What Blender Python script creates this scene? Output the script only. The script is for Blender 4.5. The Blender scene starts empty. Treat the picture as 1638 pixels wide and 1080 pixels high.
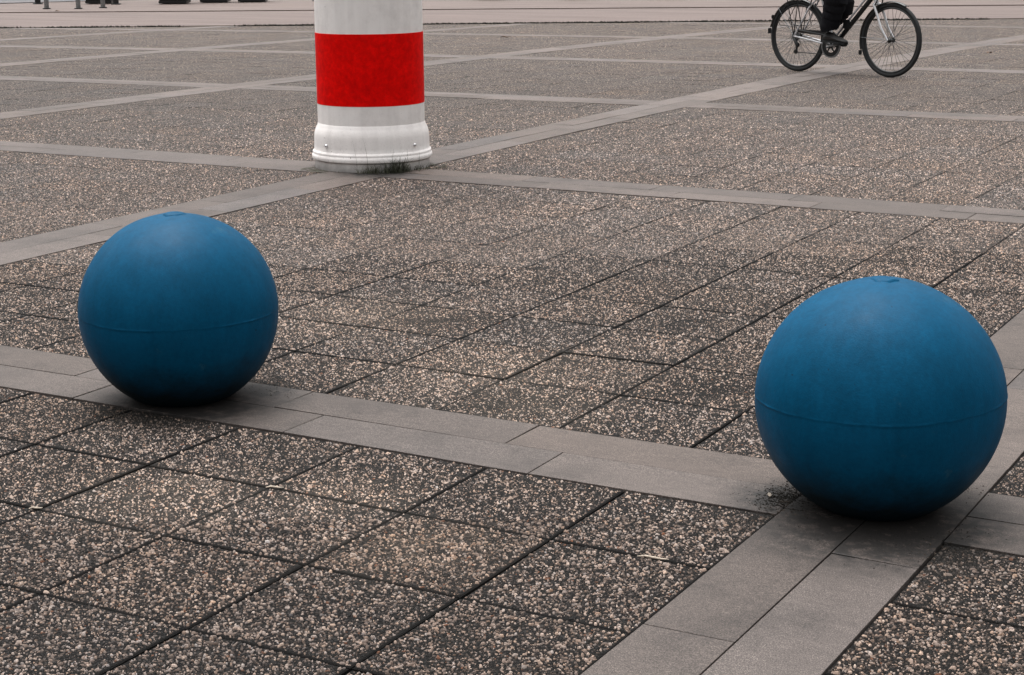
import bpy, bmesh, math, random
import numpy as np
from mathutils import Vector, Matrix

scene = bpy.context.scene
rad = math.radians
random.seed(7)
rng = np.random.default_rng(11)

# ---------------------------------------------------------------- camera
H = 1.33
PITCH, ROLL, YAW, F = .23076452, -.00817239, .51226972, 2717.65
cp, sp = math.cos(PITCH), math.sin(PITCH)
r0 = Vector((1, 0, 0)); w0 = Vector((0, cp, -sp)); u0 = Vector((0, sp, cp))
Rz = Matrix.Rotation(YAW, 3, 'Z')
cr = Rz @ (math.cos(ROLL)*r0 + math.sin(ROLL)*u0)
cu = Rz @ (-math.sin(ROLL)*r0 + math.cos(ROLL)*u0)
cw = Rz @ w0
cam = bpy.data.cameras.new('camera')
camo = bpy.data.objects.new('camera', cam)
scene.collection.objects.link(camo)
M = Matrix.Identity(4)
for i in range(3):
    M[i][0] = cr[i]; M[i][1] = cu[i]; M[i][2] = -cw[i]
M[2][3] = H
camo.matrix_world = M
cam.sensor_width = 36; cam.lens = 36*F/1638; cam.clip_start = .05; cam.clip_end = 2000
scene.camera = camo

# ---------------------------------------------------------------- world, overcast
SUN_EL, SUN_AZ = 74, 150          # azimuth of the sun in degrees, counted from +X towards +Y
world = bpy.data.worlds.new('World'); scene.world = world; world.use_nodes = True
nt = world.node_tree; nt.nodes.clear()
out = nt.nodes.new('ShaderNodeOutputWorld'); bg = nt.nodes.new('ShaderNodeBackground')
sky = nt.nodes.new('ShaderNodeTexSky'); sky.sky_type = 'NISHITA'; sky.sun_disc = False
sky.sun_elevation = rad(SUN_EL); sky.sun_rotation = rad(90-SUN_AZ)
sky.air_density = 1.0; sky.dust_density = 4.0; sky.ozone_density = 1.0
hs = nt.nodes.new('ShaderNodeHueSaturation'); hs.inputs['Saturation'].default_value = .03
# overcast sky with the horizon dimmed well beyond cloud cover, to darken sides and undersides
tc = nt.nodes.new('ShaderNodeTexCoord'); sx = nt.nodes.new('ShaderNodeSeparateXYZ')
mr = nt.nodes.new('ShaderNodeMapRange')
mr.inputs['From Min'].default_value = 0; mr.inputs['From Max'].default_value = 1
mr.inputs['To Min'].default_value = .22; mr.inputs['To Max'].default_value = 4.7
mx = nt.nodes.new('ShaderNodeMix'); mx.data_type = 'RGBA'; mx.blend_type = 'MULTIPLY'; mx.inputs['Factor'].default_value = 1
L = nt.links.new
L(tc.outputs['Generated'], sx.inputs[0]); L(sx.outputs['Z'], mr.inputs['Value'])
L(sky.outputs[0], hs.inputs['Color']); L(hs.outputs[0], mx.inputs[6]); L(mr.outputs[0], mx.inputs[7])
L(mx.outputs[2], bg.inputs['Color']); bg.inputs['Strength'].default_value = .12
L(bg.outputs[0], out.inputs[0])
sl = bpy.data.lights.new('sun', 'SUN'); sl.energy = 1.5; sl.angle = rad(50); sl.color = (1, .92, .84)
so = bpy.data.objects.new('sun', sl); scene.collection.objects.link(so)
sd = Vector((math.cos(rad(SUN_EL))*math.cos(rad(SUN_AZ)), math.cos(rad(SUN_EL))*math.sin(rad(SUN_AZ)), math.sin(rad(SUN_EL))))
so.rotation_euler = sd.to_track_quat('Z', 'Y').to_euler(); so.location = (0, 0, 20)
scene.view_settings.view_transform = 'Standard'; scene.view_settings.look = 'None'
scene.view_settings.gamma = 1; scene.view_settings.exposure = -0.27
scene.render.engine = 'CYCLES'

# ---------------------------------------------------------------- materials
class NM:
    def __init__(s, name):
        s.m = bpy.data.materials.new(name); s.m.use_nodes = True
        s.t = s.m.node_tree; s.b = s.t.nodes['Principled BSDF']
        s.tc = s.t.nodes.new('ShaderNodeTexCoord')
    def n(s, typ, **kw):
        x = s.t.nodes.new(typ)
        for k, v in kw.items(): setattr(x, k, v)
        return x
    def l(s, a, b): s.t.links.new(a, b)
    def noise(s, scale, detail=4, rough=.55, dist=0, src='Object'):
        x = s.n('ShaderNodeTexNoise'); x.inputs['Scale'].default_value = scale
        x.inputs['Detail'].default_value = detail; x.inputs['Roughness'].default_value = rough
        x.inputs['Distortion'].default_value = dist
        s.l(s.tc.outputs[src], x.inputs['Vector']); return x.outputs['Fac']
    def ramp(s, fac, stops, interp='LINEAR'):
        x = s.n('ShaderNodeValToRGB'); x.color_ramp.interpolation = interp
        e = x.color_ramp.elements
        while len(e) < len(stops): e.new(.5)
        for a, (p, c) in zip(e, stops):
            a.position = p
            a.color = (c, c, c, 1) if isinstance(c, (int, float)) else (*c, 1)
        s.l(fac, x.inputs[0]); return x.outputs[0]
    def mix(s, fac, a, b, blend='MIX'):
        x = s.n('ShaderNodeMix', data_type='RGBA', blend_type=blend)
        for i, v in ((0, fac), (6, a), (7, b)):
            if isinstance(v, (int, float)): x.inputs[i].default_value = v if i == 0 else (v, v, v, 1)
            elif isinstance(v, tuple): x.inputs[i].default_value = (*v, 1)
            else: s.l(v, x.inputs[i])
        return x.outputs[2]
    def math(s, op, a, b=0.0, clamp=False):
        x = s.n('ShaderNodeMath', operation=op); x.use_clamp = clamp
        for i, v in ((0, a), (1, b)):
            if isinstance(v, (int, float)): x.inputs[i].default_value = v
            else: s.l(v, x.inputs[i])
        return x.outputs[0]
    def bump(s, hgt, dist, strength=1, prev=None):
        x = s.n('ShaderNodeBump'); x.inputs['Distance'].default_value = dist; x.inputs['Strength'].default_value = strength
        s.l(hgt, x.inputs['Height'])
        if prev is not None: s.l(prev, x.inputs['Normal'])
        return x.outputs[0]
    def spots(s, pts, edge_noise=None):
        """mask that is 1 inside soft round spots given as (x, y, radius)"""
        res = None
        for (x, y, r) in pts:
            d = s.n('ShaderNodeVectorMath', operation='DISTANCE'); s.l(s.tc.outputs['Object'], d.inputs[0])
            d.inputs[1].default_value = (x, y, 0)
            v = s.math('SUBTRACT', 1.0, s.math('DIVIDE', d.outputs['Value'], r), True)
            res = v if res is None else s.math('MAXIMUM', res, v)
        return res
    def set(s, base=None, rough=None, normal=None, metal=None, spec=None):
        for k, v in (('Base Color', base), ('Roughness', rough), ('Normal', normal), ('Metallic', metal), ('Specular IOR Level', spec)):
            if v is None: continue
            if isinstance(v, (int, float)): s.b.inputs[k].default_value = v
            elif isinstance(v, tuple): s.b.inputs[k].default_value = (*v, 1)
            else: s.l(v, s.b.inputs[k])
        return s.m

def plain(name, col, rough=.5, metal=0, var=.25, scale=30, spec=.5):
    m = NM(name)
    f = m.noise(scale, 5)
    c = m.ramp(f, [(.3, tuple(x*(1-var) for x in col)), (.7, tuple(min(1, x*(1+var)) for x in col))])
    return m.set(base=c, rough=rough, metal=metal, spec=spec)

SAND_SPOTS = [(-2.70, 3.06, .34), (-2.56, 4.45, .55), (-1.95, 3.03, .30), (-2.3, 4.2, .35), (-3.4, 5.0, .5), (-2.3, 3.25, .25)]
DIRT_SHADE_SPOTS = [(-1.32, 3.73, .20), (-1.33, 3.73, .13), (-1.14, 3.66, .22), (-1.08, 3.66, .40), (-3.20, 3.76, .36), (-3.24, 3.74, .24), (-3.25, 3.76, .18), (-1.13, 3.74, .25), (-1.14, 3.76, .19), (-3.10, 3.97, .13), (-.93, 3.62, .12), (-5.52, 8.22, .26)]  # soil stains, plus contact shade painted under the balls

def slab_common(m, col):
    """slab tone, sandy dust, dark dirt and painted contact shade that lie on both the pebbles and the cement between them"""
    a = m.n('ShaderNodeAttribute', attribute_name='tone'); 
    col = m.mix(1.0, col, a.outputs['Color'], 'MULTIPLY'); col = m.mix(1.0, col, (.415, .372, .345), 'MULTIPLY')
    big = m.noise(1.1, 5, .6)
    col = m.mix(1.0, col, m.ramp(big, [(.3, .93), (.7, 1.08)]), 'MULTIPLY')
    sp_ = m.math('MULTIPLY', m.spots(SAND_SPOTS), m.ramp(m.noise(14, 6, .7), [(.3, .2), (.62, 1.6)]))
    col = m.mix(m.math('MULTIPLY', sp_, .9, True), col, m.mix(1.0, col, (1.55, 1.48, 1.40), 'MULTIPLY'))
    col = m.mix(m.math('MULTIPLY', sp_, .14, True), col, (.13, .11, .09))
    dk = m.math('MULTIPLY', m.spots(DIRT_SHADE_SPOTS), m.ramp(m.noise(22, 6, .7), [(.35, .6), (.6, 2.4)]))
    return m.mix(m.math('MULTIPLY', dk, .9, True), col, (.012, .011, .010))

def mat_pebble():
    m = NM('pebble_stone')
    a = m.n('ShaderNodeAttribute', attribute_name='Col')
    c = m.mix(1.0, a.outputs['Color'], m.ramp(m.noise(400, 3, .6), [(.3, .72), (.7, 1.25)]), 'MULTIPLY')
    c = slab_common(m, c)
    return m.set(base=c, rough=.7, spec=.2)

def mat_matrix():
    m = NM('cement_between_pebbles')
    c = m.ramp(m.noise(260, 5, .7), [(.3, (.003, .0029, .0028)), (.7, (.012, .011, .010))])  # cement colour blackened to hold the shade between pebbles
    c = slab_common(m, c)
    n = m.bump(m.noise(300, 4, .7), .003)
    return m.set(base=c, rough=.9, normal=n, spec=.2)

def mat_aggregate():
    m = NM('exposed_aggregate_concrete')
    def vor(scale):
        v = m.n('ShaderNodeTexVoronoi'); v.inputs['Scale'].default_value = scale
        m.l(m.tc.outputs['Object'], v.inputs['Vector']); return v
    v = vor(118)
    sep = m.n('ShaderNodeSeparateColor'); m.l(v.outputs['Color'], sep.inputs[0])
    peb = m.ramp(sep.outputs[0], [(p, tuple(x*1.0+.006 for x in c_)) for p, c_ in PEB_RAMP])
    dist = v.outputs['Distance']
    inside = m.ramp(dist, [(.38, 1.0), (.62, 0.0)])
    c = m.mix(inside, (.022, .020, .018), peb)
    c = m.mix(1.0, c, m.ramp(m.noise(32, 8, .95), [(.34, .55), (.50, .98), (.66, 1.5)]), 'MULTIPLY')
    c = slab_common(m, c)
    hgt = m.ramp(dist, [(0, 1.0), (.35, .75), (.65, 0.0)])
    n = m.bump(hgt, .0035, .9)
    return m.set(base=c, rough=.7, normal=n, spec=.25)

PEB_RAMP = [(0.0, (.009, .009, .0088)), (.24, (.014, .0135, .013)), (.46, (.042, .037, .034)), (.62, (.14, .116, .103)), (.80, (.42, .345, .305)), (.98, (.88, .77, .70)), (1.0, (.26, .13, .08))]

def mat_stone():
    m = NM('grey_paving_stone')
    a = m.n('ShaderNodeAttribute', attribute_name='tone')
    fine = m.math('ADD', m.math('MULTIPLY', m.noise(380, 1, .5), .75), m.math('MULTIPLY', m.noise(170, 3, .7), .25))
    c = m.ramp(fine, [(.28, (.018, .0148, .0130)), (.5, (.070, .0560, .0495)), (.72, (.190, .154, .138))])
    c = m.mix(1.0, c, a.outputs['Color'], 'MULTIPLY')
    c = m.mix(1.0, c, m.ramp(m.noise(3.1, 8, .72), [(.33, .66), (.48, .98), (.68, 1.18)]), 'MULTIPLY')
    mp = m.n('ShaderNodeMapping'); mp.inputs['Scale'].default_value = (14, 60, 1); m.l(m.tc.outputs['Object'], mp.inputs[0])
    st = m.n('ShaderNodeTexNoise'); st.inputs['Scale'].default_value = 1; st.inputs['Detail'].default_value = 6
    m.l(mp.outputs[0], st.inputs['Vector'])
    c = m.mix(1.0, c, m.ramp(st.outputs['Fac'], [(.3, .88), (.7, 1.1)]), 'MULTIPLY')
    pit = m.ramp(m.noise(150, 2, .5), [(.66, 0.0), (.72, 1.0)])
    c = m.mix(m.math('MULTIPLY', pit, .55), c, (.03, .028, .027))
    dk = m.math('MULTIPLY', m.spots(DIRT_SHADE_SPOTS), m.ramp(m.noise(22, 6, .7), [(.35, .6), (.6, 2.6)]))  # stains and ball contact shade put into the stone colour
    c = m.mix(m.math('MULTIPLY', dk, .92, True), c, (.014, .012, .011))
    # a pale scratch across the near stone band
    n = m.bump(fine, .0008, .8)
    return m.set(base=c, rough=.68, normal=n, spec=.4)

def mat_soil():
    m = NM('dark_joint_soil')
    c = m.ramp(m.noise(5, 6, .7), [(.35, (.012, .011, .010)), (.50, (.028, .025, .022)), (.60, (.085, .068, .054))])
    c = m.mix(1.0, c, m.ramp(m.noise(300, 4), [(.3, .6), (.7, 1.5)]), 'MULTIPLY')
    return m.set(base=c, rough=.95, normal=m.bump(m.noise(180, 5, .7), .004), spec=.15)

def mat_road(name, c0, c1):
    m = NM(name)
    mp = m.n('ShaderNodeMapping'); mp.inputs['Rotation'].default_value = (0, 0, rad(-30.5)); mp.inputs['Scale'].default_value = (.35, 2.6, 1)
    m.l(m.tc.outputs['Object'], mp.inputs[0])
    st = m.n('ShaderNodeTexNoise'); st.inputs['Scale'].default_value = 1; st.inputs['Detail'].default_value = 7
    m.l(mp.outputs[0], st.inputs['Vector'])
    c = m.ramp(st.outputs['Fac'], [(.35, c0), (.65, c1)])
    c = m.mix(1.0, c, m.ramp(m.noise(25, 6, .8), [(.3, .8), (.7, 1.25)]), 'MULTIPLY')
    return m.set(base=c, rough=.75, normal=m.bump(m.noise(60, 4, .7), .004), spec=.35)

def mat_blue():
    m = NM('blue_bollard_paint')
    c = m.ramp(m.noise(3.5, 6, .6), [(.3, (.0005, .050, .107)), (.7, (.0009, .071, .153))])
    # faint chalky runs down the paint, dust film, small scuffs
    mp = m.n('ShaderNodeMapping'); mp.inputs['Scale'].default_value = (30, 30, 3); m.l(m.tc.outputs['Object'], mp.inputs[0])
    st = m.n('ShaderNodeTexNoise'); st.inputs['Scale'].default_value = 1; st.inputs['Detail'].default_value = 5
    m.l(mp.outputs[0], st.inputs['Vector'])
    c = m.mix(1.0, c, m.ramp(st.outputs['Fac'], [(.3, .90), (.7, 1.08)]), 'MULTIPLY')
    sc = m.math('MULTIPLY', m.ramp(m.noise(17, 8, .75), [(.62, 0.0), (.70, 1.0)]), m.ramp(m.noise(4, 2), [(.5, 0.0), (.62, 1.0)]))
    c = m.mix(m.math('MULTIPLY', sc, .30), c, (.05, .13, .17))
    # dark underside shade painted in as splash grime, ragged upper limit
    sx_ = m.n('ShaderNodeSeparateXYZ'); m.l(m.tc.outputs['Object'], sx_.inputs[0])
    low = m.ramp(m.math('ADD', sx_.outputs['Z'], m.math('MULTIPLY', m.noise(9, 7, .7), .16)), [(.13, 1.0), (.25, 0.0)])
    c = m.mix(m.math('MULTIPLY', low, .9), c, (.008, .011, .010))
    c = m.mix(1.0, c, m.ramp(m.noise(90, 5, .7), [(.3, .86), (.7, 1.14)]), 'MULTIPLY')
    speck = m.ramp(m.noise(60, 1.5, .5), [(.765, 0.0), (.79, 1.0)])
    c = m.mix(m.math('MULTIPLY', speck, .6), c, (.006, .012, .02))
    n = m.bump(m.noise(260, 3, .6), .0006, .7)
    n = m.bump(m.noise(9, 4, .5), .003, .5, n)
    r = m.ramp(m.noise(12, 4), [(.3, .40), (.7, .55)])
    return m.set(base=c, rough=r, normal=n, spec=.07)

def mat_white():
    m = NM('white_column_paint')
    c = m.ramp(m.noise(5, 8, .7), [(.3, (.74, .70, .68)), (.5, (.87, .83, .81)), (.7, (.90, .87, .85))])
    mp = m.n('ShaderNodeMapping'); mp.inputs['Scale'].default_value = (26, 26, 1.5); m.l(m.tc.outputs['Object'], mp.inputs[0])
    st = m.n('ShaderNodeTexNoise'); st.inputs['Scale'].default_value = 1; st.inputs['Detail'].default_value = 5
    m.l(mp.outputs[0], st.inputs['Vector'])
    c = m.mix(1.0, c, m.ramp(st.outputs['Fac'], [(.32, .93), (.6, 1.0)]), 'MULTIPLY')
    speck = m.ramp(m.noise(45, 2, .5), [(.75, 0.0), (.78, 1.0)])
    c = m.mix(m.math('MULTIPLY', speck, .6), c, (.12, .11, .10))
    # splash dirt close to the paving
    sx_ = m.n('ShaderNodeSeparateXYZ'); m.l(m.tc.outputs['Object'], sx_.inputs[0])
    low = m.ramp(m.math('ADD', sx_.outputs['Z'], m.math('MULTIPLY', m.noise(16, 5), .06)), [(.03, 1.0), (.10, 0.0)])
    c = m.mix(m.math('MULTIPLY', low, .75), c, (.13, .12, .105))
    sp2 = m.math('MULTIPLY', m.ramp(m.noise(70, 6, .8), [(.56, 0.0), (.66, 1.0)]), m.ramp(sx_.outputs['Z'], [(.05, 1.0), (.42, 0.0)]))
    c = m.mix(m.math('MULTIPLY', sp2, .35), c, (.16, .14, .12))
    return m.set(base=c, rough=.72, normal=m.bump(m.noise(120, 4, .6), .001, .8), spec=.15)

def mat_red():
    m = NM('red_column_paint')
    c = m.ramp(m.noise(7, 8, .75), [(.3, (.66, .001, .001)), (.5, (.76, .002, .001)), (.7, (.88, .003, .002))])
    sp3 = m.ramp(m.noise(55, 3, .6), [(.70, 0.0), (.74, 1.0)])
    c = m.mix(m.math('MULTIPLY', sp3, .3), c, (.30, .12, .10))
    c = m.mix(1.0, c, m.ramp(m.noise(28, 5, .7), [(.3, .82), (.7, 1.12)]), 'MULTIPLY')
    return m.set(base=c, rough=.5, normal=m.bump(m.noise(120, 4, .6), .0008, .6), spec=.06)

MAT = {}
MAT['pebble'] = mat_pebble(); MAT['matrix'] = mat_matrix(); MAT['agg'] = mat_aggregate(); MAT['stone'] = mat_stone()
MAT['soil'] = mat_soil(); MAT['blue'] = mat_blue(); MAT['white'] = mat_white(); MAT['red'] = mat_red()
MAT['road'] = mat_road('pale_concrete_road', (.105, .080, .072), (.146, .112, .101))
MAT['asphalt'] = mat_road('grey_asphalt', (.07, .066, .07), (.13, .12, .125))
MAT['kerb'] = mat_road('far_paving', (.112, .086, .077), (.152, .118, .106))
MAT['tyre'] = plain('tyre_rubber', (.012, .013, .014), .8)
MAT['black'] = plain('black_paint', (.010, .011, .012), .35)
MAT['chrome'] = plain('brushed_steel', (.62, .62, .63), .28, 1, .1)
MAT['alloy'] = plain('dull_alloy', (.30, .31, .32), .38, 1, .15)
MAT['silver'] = plain('silver_frame_paint', (.62, .62, .64), .3, .3, .1)
MAT['cloth'] = plain('black_cloth', (.010, .010, .012), .95, 0, .3, 60, .1)
MAT['coat'] = plain('dark_coat_cloth', (.025, .026, .032), .95, 0, .3, 40, .1)
MAT['shoe'] = plain('shoe_leather', (.012, .011, .011), .55)
MAT['skin'] = plain('skin', (.50, .31, .23), .55, 0, .08)
MAT['hair'] = plain('brown_hair', (.05, .03, .02), .6)
MAT['reflector'] = plain('red_reflector', (.35, .01, .01), .2)
MAT['postm'] = plain('galvanised_post', (.20, .20, .20), .45, .5, .3)
MAT['planterm'] = plain('dark_weathered_tub', (.018, .021, .018), .7, 0, .6, 14)
MAT['rust'] = plain('rust_brown_tub', (.17, .052, .028), .8, 0, .5, 14)
MAT['earth'] = plain('planter_earth', (.03, .022, .015), .95, 0, .4)
MAT['twig'] = plain('bleached_twig', (.50, .42, .34), .8, 0, .3, 80)
MAT['brownleaf'] = plain('dry_brown_leaf', (.10, .055, .03), .8, 0, .4, 80)
MAT['paleleaf'] = plain('pale_dry_leaf', (.26, .22, .18), .8, 0, .4, 80)
MAT['spoke'] = plain('dull_spoke_wire', (.05, .05, .052), .5, .4, .1)
MAT['seatm'] = plain('saddle_vinyl', (.015, .014, .014), .5)

def mat_leafy(name, c0, c1):
    m = NM(name)
    c = m.ramp(m.noise(9, 4), [(.3, c0), (.7, c1)])
    return m.set(base=c, rough=.6, spec=.3)
MAT['grass'] = mat_leafy('grass_blades', (.025, .030, .018), (.11, .11, .075))
MAT['earthdark'] = mat_leafy('dark_weeds', (.008, .009, .006), (.03, .03, .02))
MAT['shrub'] = mat_leafy('shrub_leaves', (.020, .034, .015), (.05, .07, .03))

# ---------------------------------------------------------------- helpers
def link(o, parent=None):
    scene.collection.objects.link(o)
    if parent is not None: o.parent = parent
    return o

def tag(o, label=None, cat=None, group=None, kind=None):
    if label: o['label'] = label
    if cat: o['category'] = cat
    if group: o['group'] = group
    if kind: o['kind'] = kind
    return o

def empty(name, loc, rz=0):
    o = bpy.data.objects.new(name, None); link(o)
    o.location = loc; o.rotation_euler = (0, 0, rz); o.empty_display_size = .1
    return o

def np_mesh(name, verts, faces_flat, counts, mats, parent=None, smooth=False, attrs=None):
    me = bpy.data.meshes.new(name)
    nv = len(verts); nf = len(counts)
    me.vertices.add(nv); me.vertices.foreach_set('co', np.ascontiguousarray(verts, dtype=np.float32).ravel())
    me.loops.add(len(faces_flat)); me.loops.foreach_set('vertex_index', np.ascontiguousarray(faces_flat, dtype=np.int32))
    me.polygons.add(nf)
    starts = np.zeros(nf, np.int32); starts[1:] = np.cumsum(counts)[:-1]
    me.polygons.foreach_set('loop_start', starts)
    me.polygons.foreach_set('loop_total', np.asarray(counts, np.int32))
    me.polygons.foreach_set('use_smooth', np.full(nf, smooth))
    me.update(calc_edges=True)
    for k, v in (attrs or {}).items():
        a = me.color_attributes.new(k, 'FLOAT_COLOR', 'POINT')
        a.data.foreach_set('color', np.ascontiguousarray(v, dtype=np.float32).ravel())
    for mm in (mats if isinstance(mats, list) else [mats]): me.materials.append(mm)
    o = bpy.data.objects.new(name, me)
    return link(o, parent)

class MB:
    """collects shapes into ONE mesh"""
    def __init__(s): s.v = []; s.f = []
    def add(s, vs, fs):
        b = len(s.v); s.v += [tuple(v) for v in vs]; s.f += [tuple(i+b for i in f) for f in fs]
    def tube(s, pts, rads, n=10, cap=True, sx_=1.0):
        pts = [Vector(p) for p in pts]
        if isinstance(rads, (int, float)): rads = [rads]*len(pts)
        vs = []; fs = []
        t0 = (pts[1]-pts[0]).normalized()
        ref = Vector((0, 0, 1)) if abs(t0.z) < .9 else Vector((1, 0, 0))
        a = t0.cross(ref).normalized()
        for i, p in enumerate(pts):
            t = (pts[min(i+1, len(pts)-1)]-pts[max(i-1, 0)]).normalized()
            a = (a-t*a.dot(t)).normalized(); b = t.cross(a)
            for k in range(n):
                q = 2*math.pi*k/n
                vs.append(p+(a*math.cos(q)*sx_+b*math.sin(q))*rads[i])
        for i in range(len(pts)-1):
            for k in range(n):
                k2 = (k+1) % n
                fs.append((i*n+k, i*n+k2, (i+1)*n+k2, (i+1)*n+k))
        if cap:
            fs.append(tuple(range(n-1, -1, -1))); fs.append(tuple((len(pts)-1)*n+k for k in range(n)))
        s.add(vs, fs); return s
    def ring(s, c, R, r, axis='y', n=64, m=10, a0=0, a1=2*math.pi, flat=1.0):
        """torus (or an arc of one) in the plane perpendicular to axis"""
        full = abs(a1-a0-2*math.pi) < 1e-6
        vs = []; fs = []; N = n if full else n+1
        for i in range(N):
            q = a0+(a1-a0)*i/n
            for k in range(m):
                p = 2*math.pi*k/m
                rr = R+r*math.cos(p); yy = r*math.sin(p)*flat
                vs.append((c[0]+rr*math.cos(q), c[1]+yy, c[2]+rr*math.sin(q)))
        for i in range(n):
            i2 = (i+1) % N
            for k in range(m):
                k2 = (k+1) % m
                fs.append((i*m+k, i*m+k2, i2*m+k2, i2*m+k))
        s.add(vs, fs); return s
    def lathe(s, prof, c=(0, 0, 0), n=96, caps=True):
        vs = []; fs = []
        for (r, z) in prof:
            for k in range(n):
                q = 2*math.pi*k/n; vs.append((c[0]+r*math.cos(q), c[1]+r*math.sin(q), c[2]+z))
        for i in range(len(prof)-1):
            for k in range(n):
                k2 = (k+1) % n
                fs.append((i*n+k, i*n+k2, (i+1)*n+k2, (i+1)*n+k))
        if caps:
            fs.append(tuple(range(n-1, -1, -1))); fs.append(tuple((len(prof)-1)*n+k for k in range(n)))
        s.add(vs, fs); return s
    def box(s, c, d, bev=.0, rz=0, taper=1.0):
        bm = bmesh.new(); bmesh.ops.create_cube(bm, size=1)
        for v in bm.verts:
            k = taper if v.co.z < 0 else 1
            v.co = Vector((v.co.x*d[0]*k, v.co.y*d[1]*k, v.co.z*d[2]))
        if bev: bmesh.ops.bevel(bm, geom=bm.edges[:], offset=bev, segments=2, affect='EDGES')
        bmesh.ops.rotate(bm, verts=bm.verts, cent=(0, 0, 0), matrix=Matrix.Rotation(rz, 3, 'Z'))
        bm.verts.ensure_lookup_table(); bm.verts.index_update()
        s.add([v.co+Vector(c) for v in bm.verts], [[v.index for v in f.verts] for f in bm.faces]); bm.free(); return s
    def disc(s, c, R, t, n=32, hole=0, axis='y'):
        vs = []; fs = []
        for rr, yy in ((hole, -t/2), (R, -t/2), (R, t/2), (hole, t/2)):
            for k in range(n):
                q = 2*math.pi*k/n; vs.append((c[0]+rr*math.cos(q), c[1]+yy, c[2]+rr*math.sin(q)))
        for i in range(4):
            i2 = (i+1) % 4
            if hole == 0 and i == 3: continue
            for k in range(n):
                k2 = (k+1) % n; fs.append((i*n+k, i*n+k2, i2*n+k2, i2*n+k))
        s.add(vs, fs); return s
    def build(s, name, mat, parent=None, smooth=True, autos=True):
        me = bpy.data.meshes.new(name); me.from_pydata(s.v, [], s.f); me.materials.append(mat)
        me.update()
        bm = bmesh.new(); bm.from_mesh(me); bmesh.ops.recalc_face_normals(bm, faces=bm.faces)
        for f in bm.faces: f.smooth = smooth
        if smooth:
            for e in bm.edges:
                if len(e.link_faces) == 2 and e.calc_face_angle(0) > rad(38): e.smooth = False
        bm.to_mesh(me); bm.free()
        o = bpy.data.objects.new(name, me); return link(o, parent)

# ---------------------------------------------------------------- paving grid
# The slab courses of the square run along world X and Y but wander slightly; these cubics give the
# course number (A across, B along) at a point of the ground.
CA = np.array([-9.2444, -0.10348, 26.10267, -0.1591, 0.83457, -1.55078, -0.31213, 0.31309, -0.32928, 0.45526])
CB = np.array([2.54461, 26.17962, -0.87294, 1.27406, -1.99899, 1.1576, 0.5064, -0.61289, 0.69179, -0.39335])
def basis(x, y):
    x = x/10; y = y/10
    return np.stack([x*0+1, x, y, x*x, x*y, y*y, x**3, x*x*y, x*y*y, y**3], -1)
def inv(a, b):
    """ground point with course numbers a, b (arrays)"""
    a = np.asarray(a, float); b = np.asarray(b, float)
    # go from a well-behaved start along a homotopy so Newton does not jump branches
    x = np.full(a.shape, -1.2); y = np.full(a.shape, 3.9)
    a0 = basis(x, y) @ CA; b0 = basis(x, y) @ CB
    for t in np.linspace(.02, 1, 50):
        ta = a0+(a-a0)*t; tb = b0+(b-b0)*t
        for _ in range(3):
            e = 1e-4
            f = basis(x, y); fa = f @ CA-ta; fb = f @ CB-tb
            fx = basis(x+e, y); fy = basis(x, y+e)
            ax = (fx @ CA-ta-fa)/e; ay = (fy @ CA-ta-fa)/e; bx = (fx @ CB-tb-fb)/e; by = (fy @ CB-tb-fb)/e
            det = ax*by-ay*bx; det = np.where(abs(det) < .5, .5, det)
            x = x-np.clip((fa*by-fb*ay)/det, -1, 1); y = y-np.clip((fb*ax-fa*bx)/det, -1, 1)
    f = basis(x, y); ok = (abs(f @ CA-a) < .02) & (abs(f @ CB-b) < .02)
    return np.stack([x, y], -1), ok

E0 = np.array([-20.451, 19.887]); E1 = np.array([-6.375, 28.179])          # far edge of the slab paving
EN = np.array([-(E1-E0)[1], (E1-E0)[0]]); EN = EN/np.linalg.norm(EN)
def beyond(p): return (p-E0) @ EN

def band(i, origin):          # is course i a stone band?  (bands every 11 courses, one course wide)
    return (i-origin) % 11 == 0

def cells():
    """yield (kind, a0, a1, b0, b1)"""
    slabs = []; stones = []
    A = range(-14, 80); B = range(-82, 24)
    for a in A:
        for b in B:
            ab = band(a, 0); bb = band(b, -1)
            if not ab and not bb: slabs.append((a, a+1, b, b+1))
    # stones: two half courses of two-course-long stones, laid half-lapped
    for b in B:
        if band(b, -1):
            for half, off in ((0, -1.87), (.5, -.47)):
                a = -14.0+off % 2
                while a < 80: stones.append((a, a+2.0, b+half, b+half+.5)); a += 2.0
    for a in A:
        if band(a, 0):
            b0 = -82
            for b in B:
                if band(b, -1):
                    for half, off in ((0, .5), (.5, 0.05)):
                        p = b0
                        cuts = [b0]+[q for q in np.arange(math.floor(b0)+off, b, 1.95) if q > b0+.4 and q < b-.4]+[b]
                        for c0, c1 in zip(cuts[:-1], cuts[1:]): stones.append((a+half, a+half+.5, c0, c1))
                    b0 = b+1
    return np.array(slabs, float), np.array(stones, float)

def quads(c, gap):
    """corner points of cells, shrunk by the joint"""
    a0, a1, b0, b1 = c.T
    if gap > .003:                 # slabs: every joint line has its own width, those across are tighter
        ga = GA[a0.astype(int)+20]/.40; ga1 = GA[a1.astype(int)+20]/.40
        gb = GB[b0.astype(int)+90]/.40; gb1 = GB[b1.astype(int)+90]/.40
        w_ = rng.uniform(.6, 1.3, (4, len(c)))
    else:
        ga = ga1 = gb = gb1 = gap/.40; w_ = np.ones((4, len(c)))
    P = []; OK = np.ones(len(c), bool)
    for (a, b) in ((a0+ga*w_[0], b0+gb*w_[2]), (a0+ga*w_[0], b1-gb1*w_[3]), (a1-ga1*w_[1], b1-gb1*w_[3]), (a1-ga1*w_[1], b0+gb*w_[2])):
        p, ok = inv(a, b); P.append(p); OK &= ok
    return np.stack(P, 1), OK                 # n,4,2

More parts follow.
